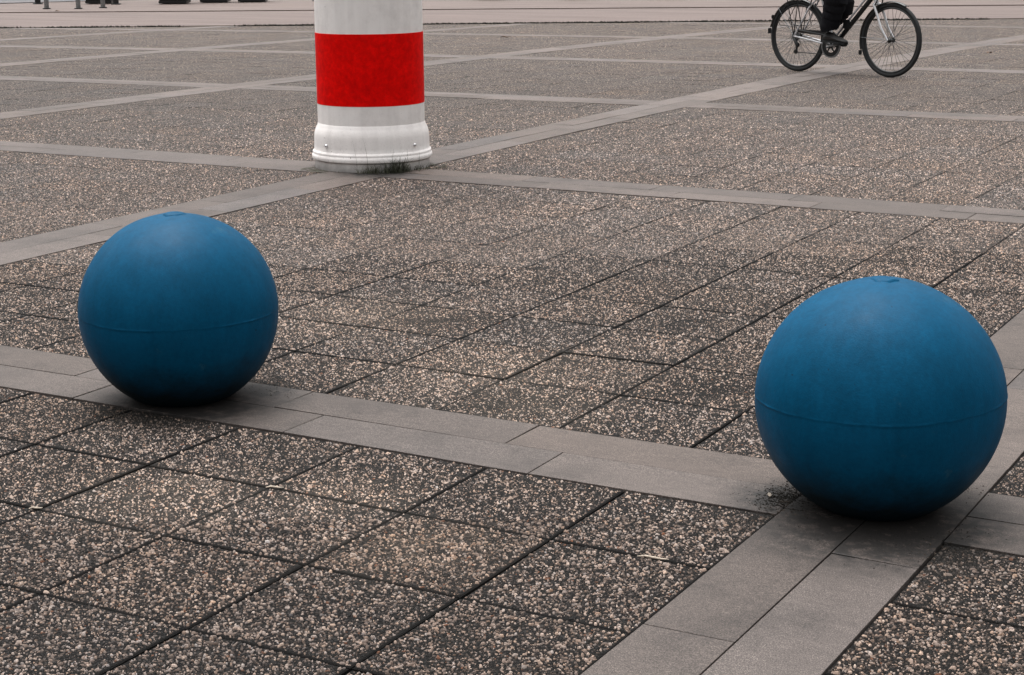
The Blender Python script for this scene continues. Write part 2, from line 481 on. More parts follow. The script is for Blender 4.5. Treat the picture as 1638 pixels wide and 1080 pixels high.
def slab_mesh(name, Q, z, mat, jit, bev, thick, tone):
    n = len(Q)
    c = Q.mean(1, keepdims=True)
    d = Q-c; ln = np.linalg.norm(d, axis=2, keepdims=True)
    inner = c+d*(1-bev*1.4/ln)
    tilt = rng.normal(0, jit, (n, 4, 1)) + z
    top = np.concatenate([inner, tilt], 2)
    mid = np.concatenate([Q, tilt-bev*.8], 2)
    bot = np.concatenate([Q, np.full((n, 4, 1), z-thick)], 2)
    V = np.concatenate([top, mid, bot], 1).reshape(-1, 3)
    base = []
    base.append((0, 1, 2, 3))
    for k in range(4):
        k2 = (k+1) % 4
        base.append((k, k+4, k2+4, k2)); base.append((k+4, k+8, k2+8, k2+4))
    base = np.array([f[::-1] for f in base])
    Fc = (base[None]+(np.arange(n)*12)[:, None, None]).reshape(-1)
    # corners are ordered so that the top faces up
    v = V[:4]; nz = np.cross(v[1]-v[0], v[2]-v[0])[2]
    if nz > 0:
        base = base[:, ::-1]; Fc = (base[None]+(np.arange(n)*12)[:, None, None]).reshape(-1)
    T = np.repeat(tone, 12, 0); T = np.concatenate([T, np.ones((len(T), 1))], 1)
    return np_mesh(name, V, Fc, np.full(n*9, 4), mat, attrs={'tone': T}), top

def tones(n, lo, hi, warm=.02):
    t = rng.uniform(lo, hi, (n, 1)); w = rng.normal(0, warm, (n, 1))
    return np.concatenate([t*(1+w), t, t*(1-w)], 1)

slabs, stones = cells()
GA = rng.uniform(.0014, .0032, 120); GA[:21] = rng.uniform(.0016, .0030, 21); GA[[20, 31]] = .003
GB = rng.uniform(.0017, .0031, 130)
Qs, ok = quads(slabs, .005)
keep = ok & (beyond(Qs.mean(1)) < .25)
slabs = slabs[keep]; Qs = Qs[keep]
Qt, ok = quads(stones, .0018)
keep = ok & (beyond(Qt.mean(1)) < .25)
Qt = Qt[keep]
camp = np.array([0, 0, H])
def depth_px(P, z=0.0):
    d = np.concatenate([P, np.full(P.shape[:-1]+(1,), z)], -1)-camp
    zz = d @ np.array(cw); return zz, 819+F*(d @ np.array(cr))/zz, 540-F*(d @ np.array(cu))/zz

zz, px, py = depth_px(Qs)
PEB_DEPTH = 13.5
inview = (zz.min(1) > .9) & (zz.min(1) < PEB_DEPTH) & (px.max(1) > -1500/zz.min(1)) & (px.min(1) < 1638+1500/zz.min(1)) & (py.min(1) < 1500) & (py.max(1) > -200)
tone_s = tones(len(Qs), .92, 1.09)*(1+.07*np.clip(Qs.mean(1)[:, 1:2]-6, 0, 13))  # slabs painted paler with distance, in place of grazing sky sheen
n1 = inview & (zz.min(1) < 7.0); n2 = inview & ~n1
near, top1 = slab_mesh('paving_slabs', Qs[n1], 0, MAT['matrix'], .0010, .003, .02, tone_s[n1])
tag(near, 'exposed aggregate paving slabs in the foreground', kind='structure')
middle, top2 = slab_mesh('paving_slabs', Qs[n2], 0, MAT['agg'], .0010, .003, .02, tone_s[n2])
tag(middle, 'exposed aggregate paving slabs in the middle distance', kind='structure')
top_near = np.concatenate([top1, top2]); tone_near = np.concatenate([tone_s[n1], tone_s[n2]])
far, _ = slab_mesh('paving_slabs', Qs[~inview], .001, MAT['agg'], .0012, .004, .02, tone_s[~inview])
tag(far, 'exposed aggregate paving slabs of the square', kind='structure')
bands, _ = slab_mesh('stone_pavement', Qt, .003, MAT['stone'], .0007, .0012, .02, tones(len(Qt), .82, 1.14, .02)*(1+.028*np.clip(Qt.mean(1)[:, 1:2]-4.2, 0, 12)))  # bands paled with distance, sky sheen put into the tone
tag(bands, 'grey stone bands across the square', kind='structure')

# pebbles standing proud of the near slabs
def pebbles():
    Q = top_near[:, :, :2]; zc = top_near[:, :, 2]
    tn = tone_near
    n = 76
    g = (np.arange(n)+.5)/n
    U, W_ = np.meshgrid(g, g, indexing='ij'); U = U.ravel(); W_ = W_.ravel(); U = U + (np.arange(n*n) % 2)*.25/n
    m = len(U)
    k = len(Q)
    u = U[None]+rng.uniform(-.40, .40, (k, m))/n; w = W_[None]+rng.uniform(-.42, .42, (k, m))/n
    u = np.clip(u, .010, .990); w = np.clip(w, .010, .990)
    # ragged, rounded slab edges: some pebbles are gone there
    edge = np.minimum(np.minimum(u, 1-u), np.minimum(w, 1-w))
    u = u[..., None]; w = w[..., None]
    P = (Q[:, None, 0]*(1-u)*(1-w)+Q[:, None, 1]*(1-u)*w+Q[:, None, 2]*u*w+Q[:, None, 3]*u*(1-w))
    uu = u[..., 0]; ww = w[..., 0]
    Z = np.minimum(zc[:, 0, None]*(1-uu)*(1-ww)+zc[:, 1, None]*(1-uu)*ww+zc[:, 2, None]*uu*ww+zc[:, 3, None]*uu*(1-ww), 1)
    T = np.repeat(tn[:, None, :], m, 1)
    hide = (rng.random((k, m)) < np.where(edge < .014, .35, .05))
    P = P[~hide]; Z = Z[~hide]; T = T[~hide]
    zz, px, py = depth_px(P)
    s = (rng.random(len(zz)) < np.interp(zz, [3.5, 5, 7, 9, 13], [1, .85, .75, .40, .05]))
    P = P[s]; Z = Z[s]; T = T[s]; zz = zz[s]
    N = len(P)
    r = rng.gamma(9, .0024/9, N); r = np.clip(r, .0013, .0050)*rng.uniform(.9, 1.25, N)
    r = r*np.interp(zz, [3.5, 5, 7, 9], [1, 1.06, 1.1, 1.25])
    asp = rng.uniform(1, 1.75, N); th = rng.uniform(0, math.pi, N)
    hgt = r*rng.uniform(.45, 1.05, N)
    q = rng.random(N)
    st = PEB_RAMP; pos = np.array([a for a, _ in st]); cols = np.array([c for _, c in st])
    # rank through the ramp, only now and then a rusty one
    q2 = np.where(q > .992, 1.0, q*.97)
    C = np.stack([np.interp(q2, pos, cols[:, i]) for i in range(3)], 1)
    C *= rng.uniform(.85, 1.15, (N, 1))
    tint = rng.normal(0, .05, (N, 1)); C = C*np.concatenate([1+tint, np.ones_like(tint), 1-tint], 1)
    hgt = hgt*np.clip(.7+1.3*C[:, 1], .7, 1.35)
    for lod, sel in ((13, zz < 4.0), (7, zz >= 4.0)):
        p = P[sel]; Nn = len(p)
        ang = np.arange(6)*math.pi/3
        wob = rng.uniform(.78, 1.2, (Nn, 6))
        ca, sa = np.cos(ang), np.sin(ang)
        rr = r[sel][:, None]*wob
        ex = rr*ca*asp[sel][:, None]; ey = rr*sa/np.sqrt(asp[sel])[:, None]
        cth, sth = np.cos(th[sel])[:, None], np.sin(th[sel])[:, None]
        X = ex*cth-ey*sth; Y = ex*sth+ey*cth
        off = rng.uniform(-.25, .25, (Nn, 2))*r[sel][:, None]
        h_ = hgt[sel]; zb = Z[sel]
        rows = [np.concatenate([p+off, (zb+h_)[:, None]], 1)[:, None]]
        if lod == 13:
            rows.append(np.stack([p[:, :1]+X*.68+off[:, :1]*.6, p[:, 1:]+Y*.68+off[:, 1:]*.6, zb[:, None]+h_[:, None]*rng.uniform(.62, .95, (Nn, 6))], 2))
        rows.append(np.stack([p[:, :1]+X, p[:, 1:]+Y, np.repeat(zb[:, None]-.0008, 6, 1)], 2))
        V = np.concatenate(rows, 1)
        f = []; cnt = []
        for j in range(6):
            j2 = (j+1) % 6
            f += [0, 1+j, 1+j2]; cnt.append(3)
        if lod == 13:
            for j in range(6):
                j2 = (j+1) % 6
                f += [1+j, 7+j, 7+j2, 1+j2]; cnt.append(4)
        f = np.array(f)
        FF = (f[None]+(np.arange(Nn)*lod)[:, None]).ravel()
        CC = np.repeat(np.concatenate([C[sel], np.ones((Nn, 1))], 1), lod, 0)
        TT = np.repeat(np.concatenate([T[sel], np.ones((Nn, 1))], 1), lod, 0)
        o = np_mesh('pebbles', V.reshape(-1, 3), FF, np.tile(cnt, Nn), MAT['pebble'], smooth=True, attrs={'Col': CC, 'tone': TT})
        tag(o, 'pebble surface of the aggregate slabs', kind='structure')
        print('pebbles', lod, Nn)
pebbles()

# soil under the joints and the ground out to the horizon
g = MB()
g.add([(-600, -600, -.013), (600, -600, -.013), (600, 900, -.013), (-600, 900, -.013)], [(0, 1, 2, 3)])
tag(g.build('ground', MAT['soil'], smooth=False), 'dark soil in the paving joints', kind='structure')

# the road beyond the square, then the pavement behind it
def strip(name, p0, p1, q0, q1, z, mat, label, n=90, rag=0.0):
    """sheet between line p0-p1 (near) and q0-q1 (far), near edge slightly ragged, with a face at the near edge"""
    p0, p1, q0, q1 = map(np.array, (p0, p1, q0, q1)); V = []; Fs = []
    for i in range(n+1):
        t = i/n; a = p0+(p1-p0)*t; b = q0+(q1-q0)*t
        a = a+EN*(random.uniform(-rag, rag))
        V += [(a[0], a[1], z-.1), (a[0], a[1], z), (b[0], b[1], z)]
    for i in range(n):
        k = i*3; Fs += [(k, k+3, k+4, k+1), (k+1, k+4, k+5, k+2)]
    o = MB(); o.add(V, Fs); o = o.build(name, mat, smooth=False); tag(o, label, kind='structure'); return o
U = (E1-E0)/np.linalg.norm(E1-E0)
R0 = np.array([-24.792, 24.138]); R1 = np.array([-7.563, 33.36])
RU = (R1-R0)/np.linalg.norm(R1-R0)
strip('road', E0-U*40+EN*.14, E1+U*60+EN*.14, R0-RU*40, R1+RU*60, .012, MAT['road'], 'pale smooth road beyond the slabs', 400, .035)
strip('pavement', R0-RU*40-EN*.02, R1+RU*60-EN*.02, R0-RU*40+EN*160, R1+RU*60+EN*160, .030, MAT['kerb'], 'pale pavement behind the road', 200, .01)
K0 = np.array([-28.0, 27.4]); K1 = np.array([-27.07, 31.2])
asp = MB(); asp.add([(-60, 10, .045), (-28.6, 26.4, .045), (-27.3, 29.2, .045), (-26.2, 31.6, .045), (-25.5, 60, .045), (-90, 60, .045)], [(0, 1, 2, 3, 4, 5)])
tag(asp.build('asphalt', MAT['asphalt'], smooth=False), 'grey asphalt beyond the far pavement', kind='structure')
# weeds and grit along the far joint
wd = MB()
for i in range(14000):
    t = random.random()**.9; p = E0-U*6+(E1-E0+U*16)*t+EN*random.uniform(.0, .15)
    if math.sin(t*61)+math.sin(t*143+1)+math.sin(t*17) < -1.1+random.uniform(-.5, .5): continue
    s = random.uniform(.01, .03); a = random.uniform(0, 6.28)
    h_ = random.uniform(.006, .034)
    wd.add([(p[0]-s*math.cos(a), p[1]-s*math.sin(a), -.01), (p[0]+s*math.cos(a), p[1]+s*math.sin(a), -.01), (p[0]+random.uniform(-.02, .02), p[1]+random.uniform(-.02, .02), h_)], [(0, 1, 2)])
tag(wd.build('weeds', MAT['earthdark'], smooth=False), 'low dark weeds in the joint along the far edge of the slabs', 'weeds', kind='stuff')

# ---------------------------------------------------------------- ball bollards
def ball(loc, R, label, seed, s0, s1, sink):
    root = empty('ball_bollard', (loc[0], loc[1], 0), 0)
    tag(root, label, 'bollard', 'blue ball bollards on the stone band')
    rr = random.Random(seed)
    n, m = 160, 110
    vs = []; fs = []
    ph = [rr.uniform(0, 6.28) for _ in range(8)]
    zs = []
    for i in range(m+1):
        la = -math.pi/2+math.pi*i/m; zs.append(la)
    zs = sorted(zs+[.006, -.006, .012, -.012, .02, -.02])
    M_ = len(zs)
    for la in zs:
        for k in range(n):
            q = 2*math.pi*k/n
            wob = .0011*math.sin(3*q+ph[0])+.0008*math.sin(7*q+ph[1])
            bead = .0011*math.exp(-((la-wob*2)/.0085)**2)*(.65+.45*math.sin(5*q+ph[2])+.35*math.sin(23*q+ph[3])+.2*math.sin(51*q))
            step = .0006 if la > 0 else 0
            r = R+bead+step*math.cos(la)
            # gentle hand-made unevenness
            lb = la; la = la+(s0+s1*math.cos(q-rad(29)))*math.cos(la)
            r += .0010*math.sin(2*q+3*la+ph[4])+.0006*math.sin(5*q-4*la+ph[5])
            z = R+r*math.sin(la)-sink
            z = max(z, -.003)
            vs.append((r*math.cos(la)*math.cos(q), r*math.cos(la)*math.sin(q), z))
            la = lb
    for i in range(M_-1):
        for k in range(n):
            k2 = (k+1) % n; fs.append((i*n+k, i*n+k2, (i+1)*n+k2, (i+1)*n+k))
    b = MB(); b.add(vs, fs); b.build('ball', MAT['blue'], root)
    # filled lifting hole on the crown, with a lumpy paint edge
    pl = MB(); prof = []
    zt = 2*R-sink
    vs = []; fs = []; n = 28
    rings = [(0.0, .0042), (.010, .0045), (.017, .0034), (.021, .0042), (.026, .0040), (.031, .0015), (.036, -.006)]
    for j, (r, z) in enumerate(rings):
        for k in range(n):
            q = 2*math.pi*k/n; w_ = 1+.10*math.sin(3*q+ph[6])+.06*math.sin(7*q+ph[7])+rr.uniform(-.03, .03)
            rad_ = r*w_
            vs.append((rad_*math.cos(q), rad_*math.sin(q), zt+z-rad_*rad_/(2*R)+rr.uniform(-.0006, .0006)*(r > 0)))
    for j in range(len(rings)-1):
        for k in range(n):
            k2 = (k+1) % n; fs.append((j*n+k, j*n+k2, (j+1)*n+k2, (j+1)*n+k))
    pl.add(vs, fs); pl.build('lifting_plug', MAT['blue'], root)
    return root
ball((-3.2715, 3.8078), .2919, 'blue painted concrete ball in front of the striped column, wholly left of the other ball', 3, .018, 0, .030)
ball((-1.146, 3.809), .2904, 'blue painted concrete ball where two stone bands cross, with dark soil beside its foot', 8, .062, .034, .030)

# ---------------------------------------------------------------- column
CP = np.array([-5.739, 8.506])
colr = empty('striped_column', (CP[0], CP[1], 0))
tag(colr, 'thick white round column with one broad red band and a flared base', 'column')
c = MB(); c.lathe([(.343, -.02), (.345, .004), (.344, .050), (.33, .056)], n=120, caps=True); c.build('plinth', MAT['white'], colr)
c = MB(); c.lathe([(.325, .052), (.352, .054), (.3595, .060), (.3615, .070), (.3605, .082), (.3560, .088), (.3550, .091), (.3555, .095), (.3555, .100), (.3535, .105), (.3480, .110), (.3460, .115),
                   (.3455, .14), (.3440, .18), (.3430, .198), (.3410, .212), (.3365, .228), (.3305, .244), (.3235, .256), (.3206, .268), (.317, .272)], n=140, caps=False)
c.build('base_collar', MAT['white'], colr)
c = MB(); c.lathe([(.3192, .26), (.3192, .60), (.3186, 1.2), (.3210, 2.4), (.3195, 3.6), (.316, 3.62), (0.02, 3.64)], n=140, caps=False); c.build('shaft', MAT['white'], colr)
c = MB(); c.lathe([(.3192, .383), (.3204, .3835), (.3204, .60), (.3203, .7985), (.3190, .799)], n=140, caps=False); c.build('red_band', MAT['red'], colr)
def colpt(bearing, R, z):
    a = math.atan2(-CP[1], -CP[0])+rad(bearing); return Vector((R*math.cos(a), R*math.sin(a), z)), a
for b_ in (-50.5, 46, 142, -146):
    p, a = colpt(b_, .3455, .150)
    s = MB(); d = Vector((math.cos(a), math.sin(a), 0))
    s.tube([p-d*.004, p+d*.004, p+d*.009, p+d*.012], [.010, .010, .0075, .002], 14); s.build('bolt', MAT['chrome'], colr)
p, a = colpt(4, .3453, .14)

# grass tuft at the foot of the column
gb = MB(); rr = random.Random(5)
def blade(x, y, h_, lean, la, w_):
    n = 5; pts = []
    for i in range(n+1):
        t = i/n; d = lean*t*t
        ww = w_*(1-t)**.7
        cx = x+math.cos(la)*d; cy = y+math.sin(la)*d; cz = h_*t*(1-.25*t*lean/max(h_, .01))
        pts.append((cx-math.sin(la)*ww, cy+math.cos(la)*ww, cz)); pts.append((cx+math.sin(la)*ww, cy-math.cos(la)*ww, cz))
    gb.add(pts, [(2*i, 2*i+1, 2*i+3, 2*i+2) for i in range(n)])
for (b0, b1, cnt, hh) in ((-4, 38, 230, .08), (-14, 10, 60, .06), (38, 58, 50, .05), (12, 32, 110, .14), (62, 80, 16, .03), (-40, -30, 12, .02)):
    for i in range(cnt):
        bb = rr.uniform(b0, b1); R_ = .348+abs(rr.gauss(0, .034)); a = math.atan2(-CP[1], -CP[0])+rad(bb)
        h_ = hh*rr.uniform(.35, 1.15)
        blade(CP[0]+R_*math.cos(a), CP[1]+R_*math.sin(a), h_, rr.uniform(.2, 1.5)*h_, rr.uniform(0, 6.28), rr.uniform(.0009, .0022))
for bb, h_ in ((-14, .26), (-4, .24), (30, .19), (27, .17), (34, .16), (47, .12), (21, .15)):
    a = math.atan2(-CP[1], -CP[0])+rad(bb); blade(CP[0]+.372*math.cos(a), CP[1]+.372*math.sin(a), h_, h_*.22, rr.uniform(0, 6.28), .0011)
for i in range(26):
    a = math.atan2(-CP[1], -CP[0])+rad(rr.choice([rr.uniform(-72, -40), rr.uniform(52, 82)])); R_ = .37+rr.uniform(0, .09)
    x, y = CP[0]+R_*math.cos(a), CP[1]+R_*math.sin(a); q = a+math.pi/2+rr.gauss(0, .35); ln = rr.uniform(.02, .06)
    gb.tube([(x-ln*math.cos(q), y-ln*math.sin(q), .006), (x, y, .012), (x+ln*math.cos(q), y+ln*math.sin(q), .005)], [.0008, .0022, .0008], 5)
tag(gb.build('grass', MAT['grass'], smooth=False), 'tuft of grass at the foot of the striped column', 'grass', kind='stuff')

# soil and litter crumbs
cb = MB(); rr = random.Random(12)
def crumb(x, y, s, z=0.003):
    v = [Vector((rr.gauss(0, 1), rr.gauss(0, 1), abs(rr.gauss(0, .6)))).normalized()*s*rr.uniform(.6, 1.2) for _ in range(5)]
    b = [(x+q.x, y+q.y, z+q.z*.7) for q in v]
    cb.add(b+[(x, y, z-.001)], [(0, 1, 2), (0, 2, 3), (0, 3, 4), (0, 4, 1), (1, 2, 5), (2, 3, 5), (3, 4, 5), (4, 1, 5)])
for (x, y, sx_, sy_, cnt, ms) in ((-1.34, 3.75, .034, .045, 1300, .0045), (-1.25, 3.68, .06, .03, 500, .0034), (-1.35, 3.73, .06, .06, 220, .0026), (-1.02, 3.50, .14, .05, 170, .003),
                             (-.90, 3.60, .04, .09, 170, .004), (-.99, 4.03, .03, .06, 30, .005), (-3.13, 3.52, .14, .045, 330, .0038), (-3.06, 3.97, .06, .03, 70, .003),
                             (-3.33, 3.55, .05, .03, 130, .004)):
    for i in range(cnt):
        crumb(rr.gauss(x, sx_), rr.gauss(y, sy_), rr.uniform(.3, 1)*ms)
tag(cb.build('soil', MAT['soil'], smooth=False), 'dark crumbs of soil scattered round the feet of the balls', 'soil', kind='stuff')
for (x, y, a, ln, lab) in ((-1.457, 3.214, .25, .035, 'pale twig lying on the slabs left of the nearest stone band'),
                           (-2.492, 3.222, .6, .022, 'short pale twig on the slabs below the far end of the plain stone band'),
                           (-2.905, 2.823, .9, .016, 'tiny pale twig at a slab corner near the left edge of the photo')):
    t = MB(); d = Vector((math.cos(a), math.sin(a), 0)); n_ = Vector((-d.y, d.x, 0))
    pts = [Vector((x, y, .006))+d*ln*(k-2)/2+n_*.0018*math.sin(k*2.1)+Vector((0, 0, .002*math.sin(k*1.3))) for k in range(5)]
    t.tube(pts, [.0012, .0022, .0025, .0019, .0008], 7)
    t.tube([pts[2], pts[2]+n_*.006+d*.005+Vector((0, 0, .001))], [.0013, .0006], 6)
    tag(t.build('twig', MAT['twig']), lab, 'twig')
def leaf(x, y, s, a, lab, mat='brownleaf'):
    vs = []; n = 8
    for i in range(n+1):
        t = i/n; w_ = s*.36*math.sin(math.pi*t**.8)+.0005
        for k, sd_ in enumerate((-1, 0, 1)):
            lx = (t-.5)*s*1.6; ly = sd_*w_
            vs.append((x+lx*math.cos(a)-ly*math.sin(a), y+lx*math.sin(a)+ly*math.cos(a), .006+.35*abs(ly)+.16*s*math.sin(t*5)**2))
    fs = []
    for i in range(n):
        for k in range(2): fs.append((i*3+k, i*3+k+1, (i+1)*3+k+1, (i+1)*3+k))
    l = MB(); l.add(vs, fs); o = l.build('leaf', MAT[mat])
    sdm = o.modifiers.new('thick', 'SOLIDIFY'); sdm.thickness = .0008
    tag(o, lab, 'leaf')
leaf(-11.62, 20.55, .09, .4, 'small dark leaf on the slabs behind the column, out towards the far edge')
leaf(-4.85, 19.85, .07, 1.2, 'small dark leaf on the slabs to the right of the bicycle', )
leaf(-24.0, 24.9, .14, .5, 'dark leaf lying on the pale road at the left')
leaf(-1.385, 3.735, .016, 2.0, 'curled pale leaf on the dark soil beside the right-hand ball', 'paleleaf')

# ---------------------------------------------------------------- far posts and tubs
def post(x, y, R, h_, mat, lab, grp, cat='bollard'):
    root = empty('metal_post' if mat == 'postm' else 'black_bollard', (x, y, .035)); tag(root, lab, cat, grp)
    a = MB(); a.lathe([(R*.98, -.02), (R, .02), (R, h_-.04), (R*.85, h_-.01), (R*.4, h_)], n=24); a.build('post_tube', MAT[mat], root)
    a = MB(); a.lathe([(R*1.75, -.01), (R*1.75, .014), (R*1.1, .022)], n=24); a.build('foot_plate', MAT['black'], root)
post(-24.976, 25.576, .046, .95, 'postm', 'leftmost of the three slim grey posts at the far edge', 'slim grey posts')
post(-24.40, 25.86, .046, .95, 'postm', 'middle one of the three slim grey posts at the far edge', 'slim grey posts')
post(-24.20, 26.35, .046, .95, 'postm', 'rightmost of the three slim grey posts at the far edge', 'slim grey posts')
post(-27.2, 27.6, .062, .9, 'black', 'black bollard farthest to the left, behind the slim grey posts', 'black bollards')
post(-25.3, 27.95, .060, .9, 'black', 'black bollard between the grey posts and the dark tubs', 'black bollards')
post(-22.2, 30.9, .060, .9, 'black', 'black bollard just left of the striped column, far behind it', 'black bollards')

def tub(x, y, w_, rz, mat, lab, shrub=True):
    root = empty('planter_tub', (x, y, .035), rz); tag(root, lab, 'planter', 'planter tubs along the far pavement')
    a = MB(); a.box((0, 0, .04), (w_*.90, w_*.90, .06), .012); a.build('foot', MAT['black'], root)
    a = MB(); a.box((0, 0, .30), (w_, w_, .46), .03, taper=.94); a.build('tub_body', MAT[mat], root)
    a = MB()
    for s in (-1, 1):
        a.box((0, s*(w_/2-.02), .56), (w_+.06, .06, .06), .01); a.box((s*(w_/2-.02), 0, .561), (.06, w_-.07, .058), .01)
    a.build('rim', MAT[mat], root)
    a = MB(); a.box((0, 0, .55), (w_-.08, w_-.08, .03)); a.build('earth', MAT['earth'], root)
    if shrub:
        a = MB(); rr = random.Random(int(x*100))
        for i in range(900):
            d = Vector((rr.gauss(0, 1), rr.gauss(0, 1), rr.gauss(0, 1))).normalized()*rr.uniform(.5, 1)**.5
            c_ = Vector((d.x*w_*.48, d.y*w_*.48, .95+d.z*.38)); s = rr.uniform(.02, .045)
            t1 = Vector((rr.gauss(0, 1), rr.gauss(0, 1), rr.gauss(0, 1))).normalized(); t2 = t1.cross(Vector((rr.gauss(0, 1), rr.gauss(0, 1), rr.gauss(0, 1)))).normalized()
            a.add([c_-t1*s, c_+t2*s*.45, c_+t1*s, c_-t2*s*.45], [(0, 1, 2, 3)])
        a.build('foliage', MAT['shrub'], root, smooth=False)
        a = MB(); a.tube([(0, 0, .55), (.01, 0, .8), (0, .02, 1.05)], [.02, .016, .01], 8); a.build('stem', MAT['earth'], root)
TZ = math.atan2(U[1], U[0])
tub(-26.0, 28.25, .62, TZ, 'planterm', 'dark planter tub behind the slim grey posts')
tub(-24.324, 28.70, .66, TZ, 'planterm', 'dark planter tub standing alone right of the grey posts')
tub(-23.95, 29.60, .66, TZ, 'planterm', 'left one of the two dark planter tubs set close together')
tub(-23.30, 30.08, .66, TZ, 'planterm', 'right one of the two dark planter tubs set close together')
tub(-18.93, 32.9, .66, TZ, 'planterm', 'dark planter tub first to the right of the striped column', )
tub(-17.2, 33.55, .60, TZ, 'planterm', 'dark planter tub second to the right of the striped column')
tub(-15.45, 34.35, .66, TZ, 'rust', 'rust brown planter tub halfway between column and bicycle')
tub(-13.7, 35.2, .60, TZ, 'rust', 'rust brown planter tub left of the bicycle')
tub(-10.0, 36.1, .62, TZ, 'rust', 'rust brown planter tub above the front wheel of the bicycle')
tub(-8.25, 36.7, .60, TZ, 'rust', 'rust brown planter tub in the top right corner')

# ---------------------------------------------------------------- bicycle
RC = Vector((-5.961, 16.523, 0)); FC = Vector((-4.886, 16.131, 0))
bd = (FC-RC).normalized(); BA = math.atan2(bd.y, bd.x)
bike = empty('bicycle', RC, BA)
tag(bike, 'black and silver city bicycle with mudguards being ridden across the square', 'bicycle')
WB = (FC-RC).length; WR = .352
def wheel(x, ncog):
    w_ = bpy.data.objects.new('wheel', None); link(w_, bike); w_.location = (x, 0, WR)
    t = MB(); t.ring((0, 0, 0), WR-.020, .020, n=96, m=12, flat=.92); t.build('tyre', MAT['tyre'], w_)
    t = MB(); t.ring((0, 0, 0), WR-.047, .011, n=96, m=8, flat=1.1); t.build('rim', MAT['black'], w_)
    t = MB(); t.tube([(0, -.045, 0), (0, -.032, 0), (0, -.031, 0), (0, .031, 0), (0, .032, 0), (0, .045, 0)], [.012, .024, .014, .014, .024, .012], 18); t.build('hub', MAT['black'], w_)
    t = MB()
    for k in range(36):
        q = 2*math.pi*k/36; sd_ = 1 if k % 2 else -1; q2 = q+(.85 if (k//2) % 2 else -.85)
        t.tube([(.022*math.cos(q2), sd_*.031, .022*math.sin(q2)), ((WR-.055)*math.cos(q), 0, (WR-.055)*math.sin(q))], .0016, 5, cap=False)
    t.build('spokes', MAT['spoke'], w_)
    return w_
wr = wheel(0, 7); wf = wheel(WB, 0)
BB = Vector((.462, 0, .275))
HT = Vector((WB-.20, 0, .74)); HT2 = Vector((WB-.245, 0, .90)); ST = Vector((.265, 0, .80))
f = MB()
f.tube([BB, HT+Vector((-.03, 0, .02))], .023, 12)
f.build('frame', MAT['black'], bike)
f = MB()
f.tube([HT-Vector((-.012, 0, .04)), HT2], .021, 12)                      # head tube
f.tube([BB, ST], .016, 12)                                              # seat tube
f.tube([BB+(ST-BB)*.10, HT+Vector((-.07, 0, .05))], .011, 12)           # low upper tube
for s in (-1, 1):
    f.tube([BB+Vector((-.03, s*.035, 0)), Vector((.2, s*.05, .32)), Vector((0, s*.062, WR))], .0095, 10)   # chain stays
    f.tube([ST-Vector((0, -s*.014, .05)), Vector((.17, s*.045, .64)), Vector((0, s*.062, WR))], .0085, 10)   # seat stays
f.tube([BB-Vector((0, .036, 0)), BB+Vector((0, .036, 0))], .021, 16)
f.build('frame_tubes', MAT['silver'], bike)
f = MB()
for s in (-1, 1):
    f.tube([HT+Vector((.015, s*.050, -.055)), Vector((WB-.14, s*.054, .60)), Vector((WB-.085, s*.056, .47)), Vector((WB-.02, s*.056, .38)), Vector((WB, s*.056, WR))], [.0125, .0125, .011, .009, .008], 10)
f.tube([HT+Vector((.015, -.052, -.052)), HT+Vector((.015, .052, -.052))], .013, 10)
f.build('fork', MAT['silver'], bike)
# mudguards
def mudguard(cx, a0, a1, name='mudguard'):
    R_ = WR+.016; vs = []; fs = []; n = 40; m = 7
    for i in range(n+1):
        q = rad(a0+(a1-a0)*i/n)
        for k in range(m):
            t = (k/(m-1)-.5)*2; rr_ = R_-.010*t*t
            vs.append((cx+rr_*math.cos(q), t*.027, WR+rr_*math.sin(q)))
    for i in range(n):
        for k in range(m-1): fs.append((i*m+k, i*m+k+1, (i+1)*m+k+1, (i+1)*m+k))
    a = MB(); a.add(vs, fs); o = a.build(name, MAT['black'], bike)
    s = o.modifiers.new('thick', 'SOLIDIFY'); s.thickness = .003
    return o
mg = mudguard(0, 22, 168)
fl = MB(); q = rad(170); P_ = Vector((math.cos(q)*(WR+.014), 0, WR+math.sin(q)*(WR+.014)))
fl.box(P_+Vector((-.016, 0, -.025)), (.012, .045, .055), .004); fl.build('mud_flap', MAT['tyre'], mg)
mg2 = mudguard(WB, 62, 196)
q = rad(197); P_ = Vector((WB+math.cos(q)*(WR+.014), 0, WR+math.sin(q)*(WR+.014)))
fl = MB(); fl.box(P_+Vector((-.012, 0, -.022)), (.012, .045, .045), .004); fl.build('mud_flap', MAT['tyre'], mg2)
f = MB(); f.box((-(WR+.022)*math.cos(rad(28)), 0, WR+(WR+.03)*math.sin(rad(28))), (.022, .05, .040), .006); f.build('reflector', MAT['black'], bike)
# mudguard stays, rack
for s in (-1, 1):
    f = MB(); f.tube([Vector((0, s*.066, WR)), Vector((-.245, s*.030, WR+.275))], .0028, 6); f.build('stay', MAT['alloy'], mg)
    f = MB(); f.tube([Vector((WB, s*.060, WR)), Vector((WB-.355, s*.030, WR+.02))], .0026, 6); f.build('stay', MAT['alloy'], mg2)
f = MB()
for s in (-1, 1):
    f.tube([Vector((0, s*.070, WR+.01)), Vector((-.10, s*.075, .735))], .0048, 8)
    f.tube([Vector((0, s*.070, WR+.01)), Vector((.05, s*.075, .735))], .0048, 8)
    f.tube([Vector((.19, s*.03, .745)), Vector((.15, s*.065, .74)), Vector((-.24, s*.065, .74)), Vector((-.27, s*.03, .74))], .0055, 8)
    f.tube([Vector((-.105, s*.078, .66)), Vector((-.20, s*.080, .50)), Vector((-.17, s*.080, .455)), Vector((-.03, s*.078, .45)), Vector((.10, s*.078, .46)), Vector((.05, s*.078, .66))], .0040, 8)
